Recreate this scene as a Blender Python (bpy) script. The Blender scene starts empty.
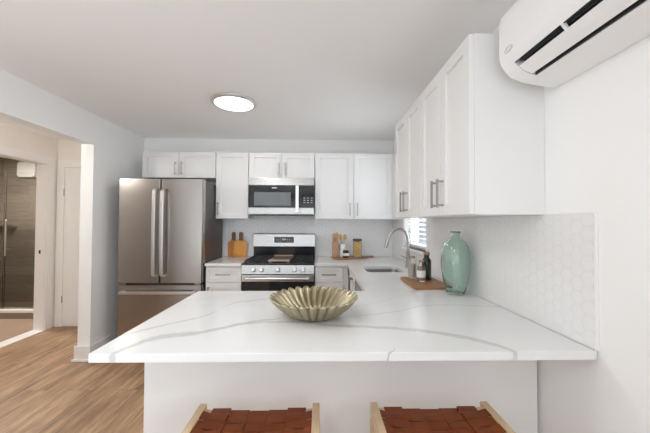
import bpy, bmesh, math, random
from mathutils import Vector, Matrix
random.seed(7)
sc = bpy.context.scene
COL = sc.collection
PI = math.pi

# ------------------------------------------------------------------ camera
CAM_F, YAW, ROLL, PITCH, CAM_H = 296.995, -0.0215, 0.0041, 0.0189, 1.3501
def make_camera():
    cy, sy, cp, sp, cr, sr = (math.cos(YAW), math.sin(YAW), math.cos(PITCH),
                              math.sin(PITCH), math.cos(ROLL), math.sin(ROLL))
    r0 = Vector((cy, sy, 0)); fh = Vector((-sy, cy, 0)); up = Vector((0, 0, 1))
    f = cp*fh + sp*up; u = -sp*fh + cp*up
    r = cr*r0 + sr*u; u2 = -sr*r0 + cr*u
    cd = bpy.data.cameras.new('camera'); co = bpy.data.objects.new('camera', cd); COL.objects.link(co)
    cd.sensor_fit = 'HORIZONTAL'; cd.sensor_width = 36.0; cd.lens = 36.0*CAM_F/650.0
    cd.clip_start = 0.02
    m = Matrix.Identity(4)
    for i in range(3):
        m[i][0] = r[i]; m[i][1] = u2[i]; m[i][2] = -f[i]
    m[2][3] = CAM_H
    co.matrix_world = m
    sc.camera = co
make_camera()

# ------------------------------------------------------------------ world, daylight, added fill, exposure
W = bpy.data.worlds.new('world'); sc.world = W; W.use_nodes = True
bg = W.node_tree.nodes['Background']
bg.inputs[0].default_value = (0.80, 0.90, 1.0, 1); bg.inputs[1].default_value = 0.6
def area(name, loc, rot, sx, sy, power, color):
    l = bpy.data.lights.new(name, 'AREA'); l.shape = 'RECTANGLE'; l.size = sx; l.size_y = sy
    l.energy = power; l.color = color
    o = bpy.data.objects.new(name, l); COL.objects.link(o); o.location = loc; o.rotation_euler = rot
    return o
REAR_FILL, SINKDAY, SIDE_FILL, CEILING_FILL = 29.0, 18.0, 50.0, 24.0
area('rear_fill', (-0.6, -3.30, 1.2), (PI/2+math.radians(25), 0, 0), 2.7, 2.0, REAR_FILL, (0.86, 0.94, 1.0))  # unseen area light added behind the camera, tilted up as fill
area('daylight_sink_window', (1.25, 2.925, 1.6), (0, PI/2, 0), 0.95, 0.7, SINKDAY, (0.9, 0.96, 1.0))
area('side_fill', (1.16, -1.6, 1.5), (0, PI/2-math.radians(-22), 0), 1.15, 1.5, SIDE_FILL, (0.86, 0.94, 1.0))  # unseen fill added to brighten the left wall and ceiling
# unseen upward area light, added to brighten the ceiling
area('ceiling_fill', (-1.5, -0.55, 0.5), (PI, 0, 0), 1.0, 1.0, CEILING_FILL, (0.83, 0.925, 1.0))
LAMP_POWER = dict(kitchen=5.6, peninsula=6.6, living=7.5, hall=54.0, bath=48.0)  # hall and bath are unseen lights, added for brightness
sc.cycles.max_bounces = 20; sc.cycles.diffuse_bounces = 12; sc.cycles.transmission_bounces = 16
sc.view_settings.view_transform = 'Standard'
sc.view_settings.look = 'None'
sc.view_settings.gamma = 1.0
sc.view_settings.use_curve_mapping = False
sc.view_settings.exposure = -0.1

# ------------------------------------------------------------------ materials
class NT:
    def __init__(s, name):
        s.m = bpy.data.materials.new(name); s.m.use_nodes = True
        s.t = s.m.node_tree; s.n = s.t.nodes; s.b = s.n['Principled BSDF']
    def node(s, ty, **kw):
        n = s.n.new(ty)
        for k, v in kw.items(): setattr(n, k, v)
        return n
    def link(s, a, b): s.t.links.new(a, b)
    def put(s, sock, v):
        if hasattr(v, 'is_output'): s.link(v, sock)
        else: sock.default_value = v
    def math(s, op, a, b=0.0, c=None):
        n = s.node('ShaderNodeMath', operation=op); s.put(n.inputs[0], a); s.put(n.inputs[1], b)
        if c is not None: s.put(n.inputs[2], c)
        return n.outputs[0]
    def vmath(s, op, a, b=None):
        n = s.node('ShaderNodeVectorMath', operation=op); s.put(n.inputs[0], a)
        if b is not None: s.put(n.inputs[1], b)
        return n.outputs['Value'] if op in ('DOT_PRODUCT', 'LENGTH', 'DISTANCE') else n.outputs[0]
    def mapr(s, v, a, b, c, d, smooth=False):
        n = s.node('ShaderNodeMapRange'); s.put(n.inputs['Value'], v)
        if smooth: n.interpolation_type = 'SMOOTHSTEP'
        for k, x in zip(('From Min', 'From Max', 'To Min', 'To Max'), (a, b, c, d)): s.put(n.inputs[k], x)
        return n.outputs[0]
    def mix(s, fac, a, b):
        n = s.node('ShaderNodeMix', data_type='RGBA'); s.put(n.inputs[0], fac)
        s.put(n.inputs[6], a if hasattr(a, 'is_output') else (*a, 1)); s.put(n.inputs[7], b if hasattr(b, 'is_output') else (*b, 1))
        return n.outputs[2]
    def noise(s, vec, scale, detail=2.0, rough=0.5):
        n = s.node('ShaderNodeTexNoise'); 
        if vec is not None: s.put(n.inputs['Vector'], vec)
        n.inputs['Scale'].default_value = scale; n.inputs['Detail'].default_value = detail
        n.inputs['Roughness'].default_value = rough
        return n.outputs[0]
    def pos(s): return s.node('ShaderNodeNewGeometry').outputs['Position']
    def obj(s): return s.node('ShaderNodeTexCoord').outputs['Object']
    def mapping(s, vec, loc=(0, 0, 0), rot=(0, 0, 0), scale=(1, 1, 1)):
        n = s.node('ShaderNodeMapping'); s.put(n.inputs[0], vec)
        n.inputs[1].default_value = loc; n.inputs[2].default_value = rot; n.inputs[3].default_value = scale
        return n.outputs[0]
    def bump(s, h, strength, dist):
        n = s.node('ShaderNodeBump'); n.inputs['Strength'].default_value = strength
        n.inputs['Distance'].default_value = dist; s.put(n.inputs['Height'], h)
        s.link(n.outputs[0], s.b.inputs['Normal'])
    def set(s, col=None, rough=None, metal=None, spec=None, **kw):
        if col is not None: s.put(s.b.inputs['Base Color'], col if hasattr(col, 'is_output') else (*col, 1))
        if rough is not None: s.put(s.b.inputs['Roughness'], rough)
        if metal is not None: s.put(s.b.inputs['Metallic'], metal)
        if spec is not None: s.put(s.b.inputs['Specular IOR Level'], spec)
        for k, v in kw.items(): s.put(s.b.inputs[k.replace('_', ' ')], v)
        return s.m

def painted(name, col, rough, var=0.015, scale=6, bump=0.0):
    n = NT(name); v = n.noise(n.obj(), scale, 3)
    c2 = tuple(max(0, x-var) for x in col)
    n.set(n.mix(v, col, c2), rough)
    if bump: n.bump(n.noise(n.obj(), 180, 2), bump, 0.001)
    return n.m
def metal(name, col, rough, stretch=(400, 400, 4), amt=0.10):
    n = NT(name)
    v = n.noise(n.mapping(n.obj(), scale=stretch), 1.0, 2)
    n.set(n.mix(v, tuple(x*(1-.5*amt) for x in col), tuple(min(1, x*(1+.5*amt)) for x in col)),
          n.mapr(v, 0.2, 0.8, rough-amt*rough, rough+amt*rough), 1.0)
    return n.m
def wood(name, a, b, c, rough=0.5, axis=0, scale=1.0):
    n = NT(name); sv = [14*scale]*3; sv[axis] = 1.4*scale
    vec = n.mapping(n.obj(), scale=tuple(sv))
    g = n.noise(vec, 3.0, 5, 0.6); g2 = n.noise(vec, 12.0, 3, 0.6)
    col = n.mix(n.mapr(g, 0.3, 0.7, 0, 1), a, b)
    col = n.mix(n.mapr(g2, 0.52, 0.75, 0, 0.6), col, c)
    n.set(col, rough); n.bump(g2, 0.08, 0.002)
    return n.m

M = {}
M['wall'] = painted('wall_paint', (0.865, 0.865, 0.86), 0.75, 0.01, 3, 0.05)
M['ceiling'] = painted('ceiling_paint', (0.905, 0.90, 0.895), 0.85, 0.01, 2, 0.05)
M['trim'] = painted('trim_paint', (0.84, 0.83, 0.82), 0.45)
M['hallwall'] = painted('hall_paint', (0.82, 0.79, 0.75), 0.75, 0.01, 3)
M['cab'] = painted('white_cabinet_lacquer', (0.81, 0.805, 0.80), 0.38, 0.008, 4)
M['cabin'] = painted('cabinet_underside', (0.80, 0.79, 0.78), 0.6)
M['white_plastic'] = painted('white_plastic', (0.86, 0.86, 0.865), 0.35, 0.005)
M['dark_slot'] = painted('dark_plastic', (0.035, 0.036, 0.04), 0.5, 0.01)
M['grille'] = painted('grey_grille', (0.10, 0.105, 0.115), 0.5, 0.03, 60)
M['nickel'] = metal('brushed_nickel', (0.40, 0.385, 0.365), 0.32, (60, 60, 60))
M['nickel_pale'] = metal('pale_nickel', (0.70, 0.68, 0.66), 0.38, (60, 60, 60))
M['faucet'] = metal('satin_faucet', (0.43, 0.42, 0.40), 0.30, (60, 60, 60))
M['basin'] = metal('sink_steel', (0.36, 0.355, 0.35), 0.33, (60, 60, 60))
M['steel'] = metal('stainless_steel', (0.50, 0.488, 0.475), 0.27, (3, 3, 300))
M['steel_v'] = metal('stainless_doors', (0.44, 0.42, 0.405), 0.25, (40, 40, 0.5), 0.04)
M['steel_bright'] = metal('polished_steel', (0.72, 0.71, 0.70), 0.30, (80, 80, 3))
M['fridge_side'] = painted('fridge_side_enamel', (0.075, 0.062, 0.058), 0.4, 0.01)
M['black_glass'] = painted('black_glass', (0.012, 0.012, 0.014), 0.08, 0.002)
M['black_enamel'] = painted('black_enamel', (0.018, 0.018, 0.022), 0.22, 0.004)
M['cast_iron'] = painted('cast_iron', (0.02, 0.02, 0.021), 0.55, 0.006, 90)
M['griddle'] = metal('griddle_metal', (0.42, 0.30, 0.24), 0.35, (10, 10, 10))
M['mw_window'] = painted('microwave_window', (0.17, 0.18, 0.19), 0.25, 0.01)
M['display'] = painted('display_glass', (0.02, 0.02, 0.025), 0.12, 0.003)
M['mark'] = painted('printed_grey_marks', (0.55, 0.55, 0.56), 0.4, 0.01)
M['black_plastic'] = painted('black_plastic', (0.03, 0.03, 0.032), 0.4, 0.008)
M['oak'] = wood('pale_oak', (0.66, 0.50, 0.32), (0.58, 0.42, 0.26), (0.46, 0.32, 0.19), 0.5, 1)
M['board_light'] = wood('honey_board', (0.80, 0.37, 0.07), (0.72, 0.31, 0.05), (0.55, 0.22, 0.035), 0.45, 2)
M['board_dark'] = wood('amber_board', (0.55, 0.20, 0.04), (0.66, 0.29, 0.07), (0.28, 0.09, 0.02), 0.45, 2)
M['board_handle'] = wood('walnut_handle', (0.20, 0.085, 0.03), (0.25, 0.11, 0.04), (0.12, 0.05, 0.02), 0.45, 2)
M['tray'] = wood('acacia_tray', (0.40, 0.21, 0.095), (0.29, 0.14, 0.055), (0.16, 0.07, 0.025), 0.45, 0)
M['beech'] = wood('beech_utensils', (0.60, 0.40, 0.20), (0.50, 0.31, 0.14), (0.40, 0.24, 0.10), 0.55, 2)
M['block'] = wood('rosy_wood_box', (0.52, 0.32, 0.20), (0.45, 0.26, 0.16), (0.36, 0.20, 0.12), 0.55, 2)
M['cork'] = wood('cork_stopper', (0.42, 0.27, 0.15), (0.33, 0.20, 0.10), (0.25, 0.15, 0.08), 0.8, 2)
M['ceramic'] = painted('white_ceramic', (0.82, 0.81, 0.79), 0.25, 0.01)
M['paper'] = painted('paper_label', (0.82, 0.81, 0.78), 0.7, 0.02, 40)
M['black_bottle'] = painted('black_bottle_glass', (0.012, 0.013, 0.013), 0.12, 0.003)
def glass(name, col, rough=0.02, ior=1.45, bump=0.0):
    n = NT(name); n.set(col, rough, 0.0); n.b.inputs['Transmission Weight'].default_value = 1.0
    n.b.inputs['IOR'].default_value = ior
    if bump: n.bump(n.noise(n.obj(), 14, 2), bump, 0.004)
    return n.m
M['green_glass'] = glass('sea_green_glass', (0.77, 0.90, 0.85), bump=0.05)
M['clear_glass'] = glass('clear_glass', (0.98, 0.985, 0.98), 0.01, 1.2)
M['pane'] = glass('window_pane', (0.97, 0.99, 1.0), 0.0, 1.05)
M['shower_glass'] = glass('shower_glass', (0.90, 0.92, 0.90), 0.0, 1.15)
def speckled(name, a, b, scale, rough=0.6):
    n = NT(name); v = n.node('ShaderNodeTexVoronoi'); n.put(v.inputs['Vector'], n.obj()); v.inputs['Scale'].default_value = scale
    n.set(n.mix(n.math('MULTIPLY', v.outputs['Distance'], 1.2), a, b), rough); n.bump(v.outputs['Distance'], 0.6, 0.004)
    return n.m
M['pasta'] = speckled('dry_pasta', (0.92, 0.72, 0.33), (0.58, 0.36, 0.10), 60)
M['salt'] = speckled('pale_grains', (0.70, 0.62, 0.55), (0.50, 0.40, 0.34), 160)
M['spice'] = speckled('brown_grains', (0.42, 0.30, 0.20), (0.25, 0.16, 0.10), 160)
def m_bowl():
    n = NT('champagne_brass'); v = n.noise(n.obj(), 18, 3)
    n.set(n.mix(v, (0.52, 0.46, 0.325), (0.36, 0.31, 0.20)), n.mapr(v, 0.3, 0.7, 0.30, 0.42), 0.9); n.bump(n.noise(n.obj(), 60, 2), 0.06, 0.003)
    return n.m
M['bowl'] = m_bowl()
def m_leather():
    n = NT('cognac_leather'); v = n.noise(n.obj(), 9, 4)
    n.set(n.mix(n.mapr(v, 0.3, 0.7, 0, 1), (0.22, 0.053, 0.011), (0.145, 0.032, 0.007)), 0.5, spec=0.25); n.bump(n.noise(n.obj(), 260, 3), 0.15, 0.001)
    return n.m
M['leather'] = m_leather()
def m_floor():
    n = NT('oak_plank_floor'); p = n.pos()
    vec = n.mapping(p, rot=(0, 0, PI/2))
    br = n.node('ShaderNodeTexBrick'); n.put(br.inputs['Vector'], vec)
    br.offset = 0.37; br.offset_frequency = 2
    for k, v in (('Scale', 1.0), ('Mortar Size', 0.0016), ('Mortar Smooth', 0.1), ('Bias', 0.0), ('Brick Width', 1.22), ('Row Height', 0.18)):
        br.inputs[k].default_value = v
    br.inputs['Color1'].default_value = (0, 0, 0, 1); br.inputs['Color2'].default_value = (1, 1, 1, 1); br.inputs['Mortar'].default_value = (0.5, 0.5, 0.5, 1)
    tone = n.math('MULTIPLY', br.outputs['Color'], 1.0)
    off = n.node('ShaderNodeCombineXYZ'); n.put(off.inputs[0], n.math('MULTIPLY', tone, 37.0)); n.put(off.inputs[1], n.math('MULTIPLY', tone, 91.0))
    gv = n.mapping(n.vmath('ADD', p, off.outputs[0]), scale=(8, 1.0, 1))
    g = n.noise(gv, 1.6, 6, 0.62); g2 = n.noise(n.mapping(n.vmath('ADD', p, off.outputs[0]), scale=(38, 2.6, 1)), 1.5, 5, 0.65)
    c = n.mix(n.mapr(g, 0.36, 0.62, 0, 1), (0.155, 0.084, 0.043), (0.49, 0.315, 0.188))
    c = n.mix(n.mapr(g2, 0.52, 0.66, 0, 0.85), c, (0.115, 0.06, 0.03))
    c = n.mix(n.mapr(tone, 0, 1, 0.0, 0.45), c, (0.48, 0.295, 0.165))
    c = n.mix(n.math('MULTIPLY', br.outputs['Fac'], 0.7), c, (0.07, 0.04, 0.025))
    n.set(c, n.mapr(g2, 0.3, 0.7, 0.38, 0.5)); n.bump(g2, 0.06, 0.002)
    return n.m
M['floor'] = m_floor()
def m_plank_tile(name, axis, a, b, grout, w=0.9, h=0.15):
    n = NT(name); p = n.pos()
    rot = {'xy': (0, 0, 0), 'xz': (-PI/2, 0, 0), 'yz': (0, 0, 0)}[axis]
    if axis == 'yz':
        s = n.node('ShaderNodeSeparateXYZ'); n.put(s.inputs[0], p); cb = n.node('ShaderNodeCombineXYZ')
        n.put(cb.inputs[0], s.outputs[1]); n.put(cb.inputs[1], s.outputs[2]); vec = cb.outputs[0]
    elif axis == 'xz':
        s = n.node('ShaderNodeSeparateXYZ'); n.put(s.inputs[0], p); cb = n.node('ShaderNodeCombineXYZ')
        n.put(cb.inputs[0], s.outputs[0]); n.put(cb.inputs[1], s.outputs[2]); vec = cb.outputs[0]
    else: vec = p
    br = n.node('ShaderNodeTexBrick'); n.put(br.inputs['Vector'], vec); br.offset = 0.4
    for k, v in (('Scale', 1.0), ('Mortar Size', 0.002), ('Mortar Smooth', 0.1), ('Bias', 0.0), ('Brick Width', w), ('Row Height', h)):
        br.inputs[k].default_value = v
    br.inputs['Color1'].default_value = (0, 0, 0, 1); br.inputs['Color2'].default_value = (1, 1, 1, 1)
    g = n.noise(n.mapping(vec, scale=(2.2, 22, 1)), 2.0, 5, 0.6)
    c = n.mix(n.math('MULTIPLY_ADD', br.outputs['Color'], 0.45, n.mapr(g, 0.3, 0.7, 0, 0.55)), a, b)
    c = n.mix(br.outputs['Fac'], c, grout)
    n.set(c, 0.35)
    return n.m
M['shower_tile'] = m_plank_tile('shower_plank_tile', 'xz', (0.19, 0.155, 0.125), (0.36, 0.31, 0.265), (0.16, 0.13, 0.11))
M['shower_tile_side'] = m_plank_tile('shower_plank_tile_side', 'yz', (0.19, 0.155, 0.125), (0.36, 0.31, 0.265), (0.16, 0.13, 0.11))
M['bath_floor'] = m_plank_tile('bath_floor_tile', 'xy', (0.33, 0.235, 0.175), (0.46, 0.35, 0.275), (0.30, 0.24, 0.2), 0.6, 0.15)

def m_quartz():
    n = NT('veined_quartz'); p = n.pos()
    sep = n.node('ShaderNodeSeparateXYZ'); n.put(sep.inputs[0], p)
    wob = n.noise(p, 9.0, 4, 0.55); fine = n.noise(p, 42.0, 3, 0.6)
    wx = n.math('ADD', sep.outputs[0], n.math('MULTIPLY', n.math('SUBTRACT', fine, 0.5), 0.012))
    wy = n.math('ADD', sep.outputs[1], n.math('MULTIPLY', n.math('SUBTRACT', wob, 0.5), 0.035))
    col = (0.86, 0.86, 0.855)
    cloud = n.mapr(n.noise(p, 3.2, 4, 0.55), 0.35, 0.75, 0, 1)
    col = n.mix(cloud, (0.775, 0.775, 0.775), (0.745, 0.745, 0.747))
    veins = [  # (points along x, width at start, width at end, strength)
        ([(-0.80, 0.86), (-0.69, 0.96), (-0.655, 1.06), (-0.62, 1.125), (-0.46, 1.185), (-0.35, 1.27), (-0.17, 1.36)], 0.050, 0.012, 0.60),
        ([(-0.52, 1.15), (-0.30, 1.285), (-0.05, 1.30), (0.05, 1.267), (0.297, 1.229), (0.497, 1.161), (0.60, 1.09), (0.667, 1.0), (0.69, 0.9)], 0.006, 0.030, 0.60),
        ([(-0.80, 1.10), (-0.659, 1.262), (-0.54, 1.38), (-0.50, 1.45), (-0.475, 1.57), (-0.376, 1.653), (-0.164, 1.739), (0.0, 1.76)], 0.018, 0.009, 0.5),
        ([(0.05, 1.36), (0.22, 1.401), (0.359, 1.447), (0.591, 1.567), (0.75, 1.56), (0.96, 1.53)], 0.004, 0.008, 0.6),
        ([(0.10, 1.50), (0.392, 1.669), (0.52, 1.80), (0.657, 1.914), (0.96, 2.05)], 0.003, 0.004, 0.5),
        ([(-0.80, 1.62), (-0.55, 1.76), (-0.30, 1.95)], 0.003, 0.005, 0.5),
        ([(-0.1, 3.55), (0.2, 3.30), (0.45, 3.20), (0.7, 3.30), (0.96, 3.25)], 0.004, 0.005, 0.5),
        ([(-1.20, 3.30), (-1.05, 3.42), (-0.80, 3.50)], 0.004, 0.006, 0.5),
        ([(0.20, 0.98), (0.235, 1.0), (0.262, 1.02), (0.27, 1.045)], 0.003, 0.003, 0.9),
    ]
    Y0, YR = 0.8, 3.1
    for pts, w0, w1, st in veins:
        x0, x1 = pts[0][0], pts[-1][0]
        t = n.math('DIVIDE', n.math('SUBTRACT', wx, x0), x1-x0)
        fc = n.node('ShaderNodeFloatCurve'); cv = fc.mapping.curves[0]
        P = [((x-x0)/(x1-x0), (y-Y0)/YR) for x, y in pts]
        cv.points[0].location = P[0]; cv.points[1].location = P[-1]
        for q in P[1:-1]: cv.points.new(*q)
        fc.mapping.use_clip = True; fc.mapping.update()
        n.put(fc.inputs['Value'], t)
        yv = n.math('MULTIPLY_ADD', fc.outputs[0], YR, Y0)
        d = n.math('ABSOLUTE', n.math('SUBTRACT', wy, yv))
        wd = n.math('MULTIPLY', n.mapr(t, 0, 1, w0, w1), n.mapr(fine, 0.3, 0.7, 0.7, 1.5))
        k = n.mapr(n.math('DIVIDE', d, wd), 0.35, 1.0, st, 0.0, True)
        inside = n.math('MULTIPLY', n.math('GREATER_THAN', t, 0.0), n.math('LESS_THAN', t, 1.0))
        col = n.mix(n.math('MULTIPLY', k, inside), col, (0.47, 0.465, 0.455))
    n.set(col, 0.18, spec=0.45)
    return n.m
M['quartz'] = m_quartz()

def m_hex(name, ax, size, tile, grout, depth):
    n = NT(name); p = n.pos(); s = n.node('ShaderNodeSeparateXYZ'); n.put(s.inputs[0], p)
    cb = n.node('ShaderNodeCombineXYZ')
    n.put(cb.inputs[0], n.math('DIVIDE', n.math('ADD', s.outputs[2], 10.0), size))
    n.put(cb.inputs[1], n.math('DIVIDE', n.math('ADD', s.outputs[ax], 10.0), size))
    q = cb.outputs[0]; R3 = math.sqrt(3.0)
    r = (1, R3, 1); h = (0.5, R3/2, 0.5)
    a = n.vmath('SUBTRACT', n.vmath('MODULO', q, r), h)
    b = n.vmath('SUBTRACT', n.vmath('MODULO', n.vmath('SUBTRACT', q, (0.5, R3/2, 0)), r), h)
    def flat(v): return n.vmath('MULTIPLY', v, (1, 1, 0))
    a, b = flat(a), flat(b)
    sel = n.math('LESS_THAN', n.vmath('DOT_PRODUCT', a, a), n.vmath('DOT_PRODUCT', b, b))
    mx = n.node('ShaderNodeMix', data_type='VECTOR'); n.put(mx.inputs[0], sel); n.put(mx.inputs[4], b); n.put(mx.inputs[5], a)
    g = n.vmath('ABSOLUTE', mx.outputs[1])
    gs = n.node('ShaderNodeSeparateXYZ'); n.put(gs.inputs[0], g)
    c = n.math('MAXIMUM', n.vmath('DOT_PRODUCT', g, (0.5, R3/2, 0)), gs.outputs[0])
    edge = n.mapr(c, 0.455, 0.48, 0, 1, True)
    n.set(n.mix(edge, tile, grout), n.mapr(edge, 0, 1, 0.22, 0.7)); n.bump(n.math('SUBTRACT', 1.0, n.mapr(c, 0.42, 0.48, 0, 1, True)), 0.5, depth)
    return n.m
M['hex_right'] = m_hex('white_hex_tile_side', 1, 0.052, (0.80, 0.80, 0.795), (0.745, 0.745, 0.74), 0.002)
M['hex_back'] = m_hex('white_hex_tile_back', 0, 0.052, (0.84, 0.845, 0.86), (0.93, 0.93, 0.93), 0.002)
def emis(name, col, st):
    n = NT(name); n.set((0.9, 0.9, 0.9), 0.5); n.b.inputs['Emission Color'].default_value = (*col, 1); n.b.inputs['Emission Strength'].default_value = st
    return n.m
M['diffuser'] = emis('lamp_diffuser', (1.0, 0.96, 0.90), 3.0)

# ------------------------------------------------------------------ geometry helpers
ORG = {}
def smooth_mesh(me, ang=35):
    for p in me.polygons: p.use_smooth = True
    me.set_sharp_from_angle(angle=math.radians(ang))
def tag(o, label, cat, group=None, kind=None):
    o['label'] = label; o['category'] = cat
    if group: o['group'] = group
    if kind: o['kind'] = kind
    return o
def thing(name, loc, label, cat, group=None):
    o = bpy.data.objects.new(name, None); COL.objects.link(o); o.location = loc; o.empty_display_size = 0.05
    ORG[o.name] = Vector(loc)
    return tag(o, label, cat, group)
def mk(name, bm, mats, parent=None, label=None, ang=35):
    """link a bmesh holding world coordinates as ONE mesh object"""
    bmesh.ops.recalc_face_normals(bm, faces=bm.faces[:])
    if parent is not None: org = ORG[parent.name]
    else:
        xs = [v.co for v in bm.verts]
        org = Vector(((min(v.x for v in xs)+max(v.x for v in xs))/2, (min(v.y for v in xs)+max(v.y for v in xs))/2, min(v.z for v in xs)))
    bmesh.ops.translate(bm, verts=bm.verts[:], vec=-org)
    me = bpy.data.meshes.new(name); bm.to_mesh(me); bm.free()
    for m in (mats if isinstance(mats, (list, tuple)) else [mats]): me.materials.append(m)
    smooth_mesh(me, ang)
    o = bpy.data.objects.new(name, me); COL.objects.link(o)
    if parent is not None: o.parent = parent; o.location = (0, 0, 0)
    else: o.location = org
    ORG[o.name] = org
    wn = o.modifiers.new('weighted_normals', 'WEIGHTED_NORMAL'); wn.keep_sharp = True; wn.weight = 100
    if label: o['label'] = label
    return o
def solo(name, bm, mats, label, cat, group=None, kind=None):
    return tag(mk(name, bm, mats), label, cat, group, kind)
def struct(name, bm, mats, label, cat): return solo(name, bm, mats, label, cat, None, 'structure')
def NB(): return bmesh.new()
def box(bm, x0, x1, y0, y1, z0, z1, bev=0.0, mi=0, seg=2):
    t = bmesh.new()
    bmesh.ops.create_cube(t, size=1.0)
    for v in t.verts: v.co = Vector((x0+(v.co.x+.5)*(x1-x0), y0+(v.co.y+.5)*(y1-y0), z0+(v.co.z+.5)*(z1-z0)))
    if bev: bmesh.ops.bevel(t, geom=t.edges[:], offset=bev, segments=seg, affect='EDGES', profile=0.6)
    return merge(bm, t, mi)
def merge(bm, t, mi=0, mat=None):
    if mat is not None: bmesh.ops.transform(t, matrix=mat, verts=t.verts[:])
    vm = {}
    for v in t.verts: vm[v] = bm.verts.new(v.co)
    for f in t.faces:
        try:
            nf = bm.faces.new([vm[v] for v in f.verts]); nf.material_index = mi if mi else f.material_index
        except ValueError: pass
    t.free()
    return bm
def bx(*a, bev=0.0): return box(NB(), *a, bev=bev)
def lathe(bm, prof, cx, cy, cz, seg=32, mi=0, cap=True, mat=None):
    """prof: list of (r, z); revolved about z"""
    t = bmesh.new(); rings = []
    for r, z in prof:
        if r < 1e-6: rings.append([t.verts.new((0, 0, z))])
        else: rings.append([t.verts.new((r*math.cos(2*PI*i/seg), r*math.sin(2*PI*i/seg), z)) for i in range(seg)])
    for a, b in zip(rings, rings[1:]):
        for i in range(seg):
            j = (i+1) % seg
            if len(a) == 1 and len(b) == 1: continue
            if len(a) == 1: t.faces.new((a[0], b[i], b[j]))
            elif len(b) == 1: t.faces.new((a[i], b[0], a[j]))
            else: t.faces.new((a[i], b[i], b[j], a[j]))
    if cap:
        for r in (rings[0], rings[-1]):
            if len(r) > 2:
                try: t.faces.new(r)
                except ValueError: pass
    if mat is not None: bmesh.ops.transform(t, matrix=mat, verts=t.verts[:])
    bmesh.ops.translate(t, verts=t.verts[:], vec=(cx, cy, cz))
    return merge(bm, t, mi)
def cyl_axis(bm, c, axis, r, l, seg=20, mi=0, bev=0.0):
    """cylinder centred at c along axis 'x','y' or 'z'"""
    pr = [(r-bev, -l/2), (r, -l/2+bev), (r, l/2-bev), (r-bev, l/2)] if bev else [(r, -l/2), (r, l/2)]
    mt = {'x': Matrix.Rotation(PI/2, 4, 'Y'), 'y': Matrix.Rotation(-PI/2, 4, 'X'), 'z': None}[axis]
    return lathe(bm, pr, *c, seg=seg, mi=mi, mat=mt)
def tube(bm, pts, rad, seg=12, mi=0):
    """swept tube along points; rad a number or one per point"""
    pts = [Vector(p) for p in pts]; n = len(pts)
    rads = rad if isinstance(rad, (list, tuple)) else [rad]*n
    rings = []; prev = None
    for i, p in enumerate(pts):
        d = (pts[min(i+1, n-1)]-pts[max(i-1, 0)]).normalized()
        if prev is None:
            u = d.orthogonal().normalized()
        else:
            u = (prev - d*prev.dot(d)).normalized()
        prev = u; w = d.cross(u)
        rings.append([bm.verts.new(p+rads[i]*(math.cos(2*PI*k/seg)*u+math.sin(2*PI*k/seg)*w)) for k in range(seg)])
    for a, b in zip(rings, rings[1:]):
        for k in range(seg):
            f = bm.faces.new((a[k], b[k], b[(k+1) % seg], a[(k+1) % seg])); f.material_index = mi
    for r in (rings[0], rings[-1]):
        f = bm.faces.new(r); f.material_index = mi
    return bm
def spline(pts, n=8):
    P = [Vector(p) for p in pts]; out = []
    for i in range(len(P)-1):
        p0, p1, p2, p3 = P[max(i-1, 0)], P[i], P[i+1], P[min(i+2, len(P)-1)]
        for k in range(n):
            t = k/n
            out.append(0.5*((2*p1)+(-p0+p2)*t+(2*p0-5*p1+4*p2-p3)*t*t+(-p0+3*p1-3*p2+p3)*t**3))
    out.append(P[-1]); return out
def prism(bm, poly, axis, a, b, mi=0, bev=0.0):
    """extrude 2D polygon along axis; poly coords are the other two axes in order"""
    t = bmesh.new()
    def co(p, q):
        return {'x': (q, p[0], p[1]), 'y': (p[0], q, p[1]), 'z': (p[0], p[1], q)}[axis]
    A = [t.verts.new(co(p, a)) for p in poly]; B = [t.verts.new(co(p, b)) for p in poly]
    t.faces.new(A); t.faces.new(B)
    for i in range(len(poly)):
        j = (i+1) % len(poly); t.faces.new((A[i], A[j], B[j], B[i]))
    bmesh.ops.recalc_face_normals(t, faces=t.faces[:])
    if bev: bmesh.ops.bevel(t, geom=t.edges[:], offset=bev, segments=2, affect='EDGES', profile=0.6)
    return merge(bm, t, mi)
def rrect(x0, x1, y0, y1, r, n=5):
    out = []
    for cx, cy, a in ((x1-r, y1-r, 0), (x0+r, y1-r, PI/2), (x0+r, y0+r, PI), (x1-r, y0+r, 1.5*PI)):
        for k in range(n+1):
            t = a+PI/2*k/n; out.append((cx+r*math.cos(t), cy+r*math.sin(t)))
    return out
# fronts face -Y ('y') or -X ('x'): local (u along front, d depth, z) -> world
def FM(kind, plane, u0):
    if kind == 'y': return Matrix(((1, 0, 0, u0), (0, 1, 0, plane), (0, 0, 1, 0), (0, 0, 0, 1)))
    return Matrix(((0, 1, 0, plane), (1, 0, 0, u0), (0, 0, 1, 0), (0, 0, 0, 1)))
def shaker(kind, plane, u0, u1, z0, z1, t=0.02, rail=0.057, rec=0.012):
    w = u1-u0; m = FM(kind, plane, u0); bm = NB(); e = 0.0015
    def ring(i, d): return [bm.verts.new(p) for p in ((i, d, z0+i), (w-i, d, z0+i), (w-i, d, z1-i), (i, d, z1-i))]
    r = [ring(0, t), ring(0, e), ring(e, 0), ring(rail, 0), ring(rail+0.002, rec), ring(rail+0.004, rec)]
    for a, b in zip(r, r[1:]):
        for k in range(4): bm.faces.new((a[k], a[(k+1) % 4], b[(k+1) % 4], b[k]))
    bm.faces.new(r[0]); bm.faces.new(r[-1])
    bmesh.ops.transform(bm, matrix=m, verts=bm.verts[:])
    return bm
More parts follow.
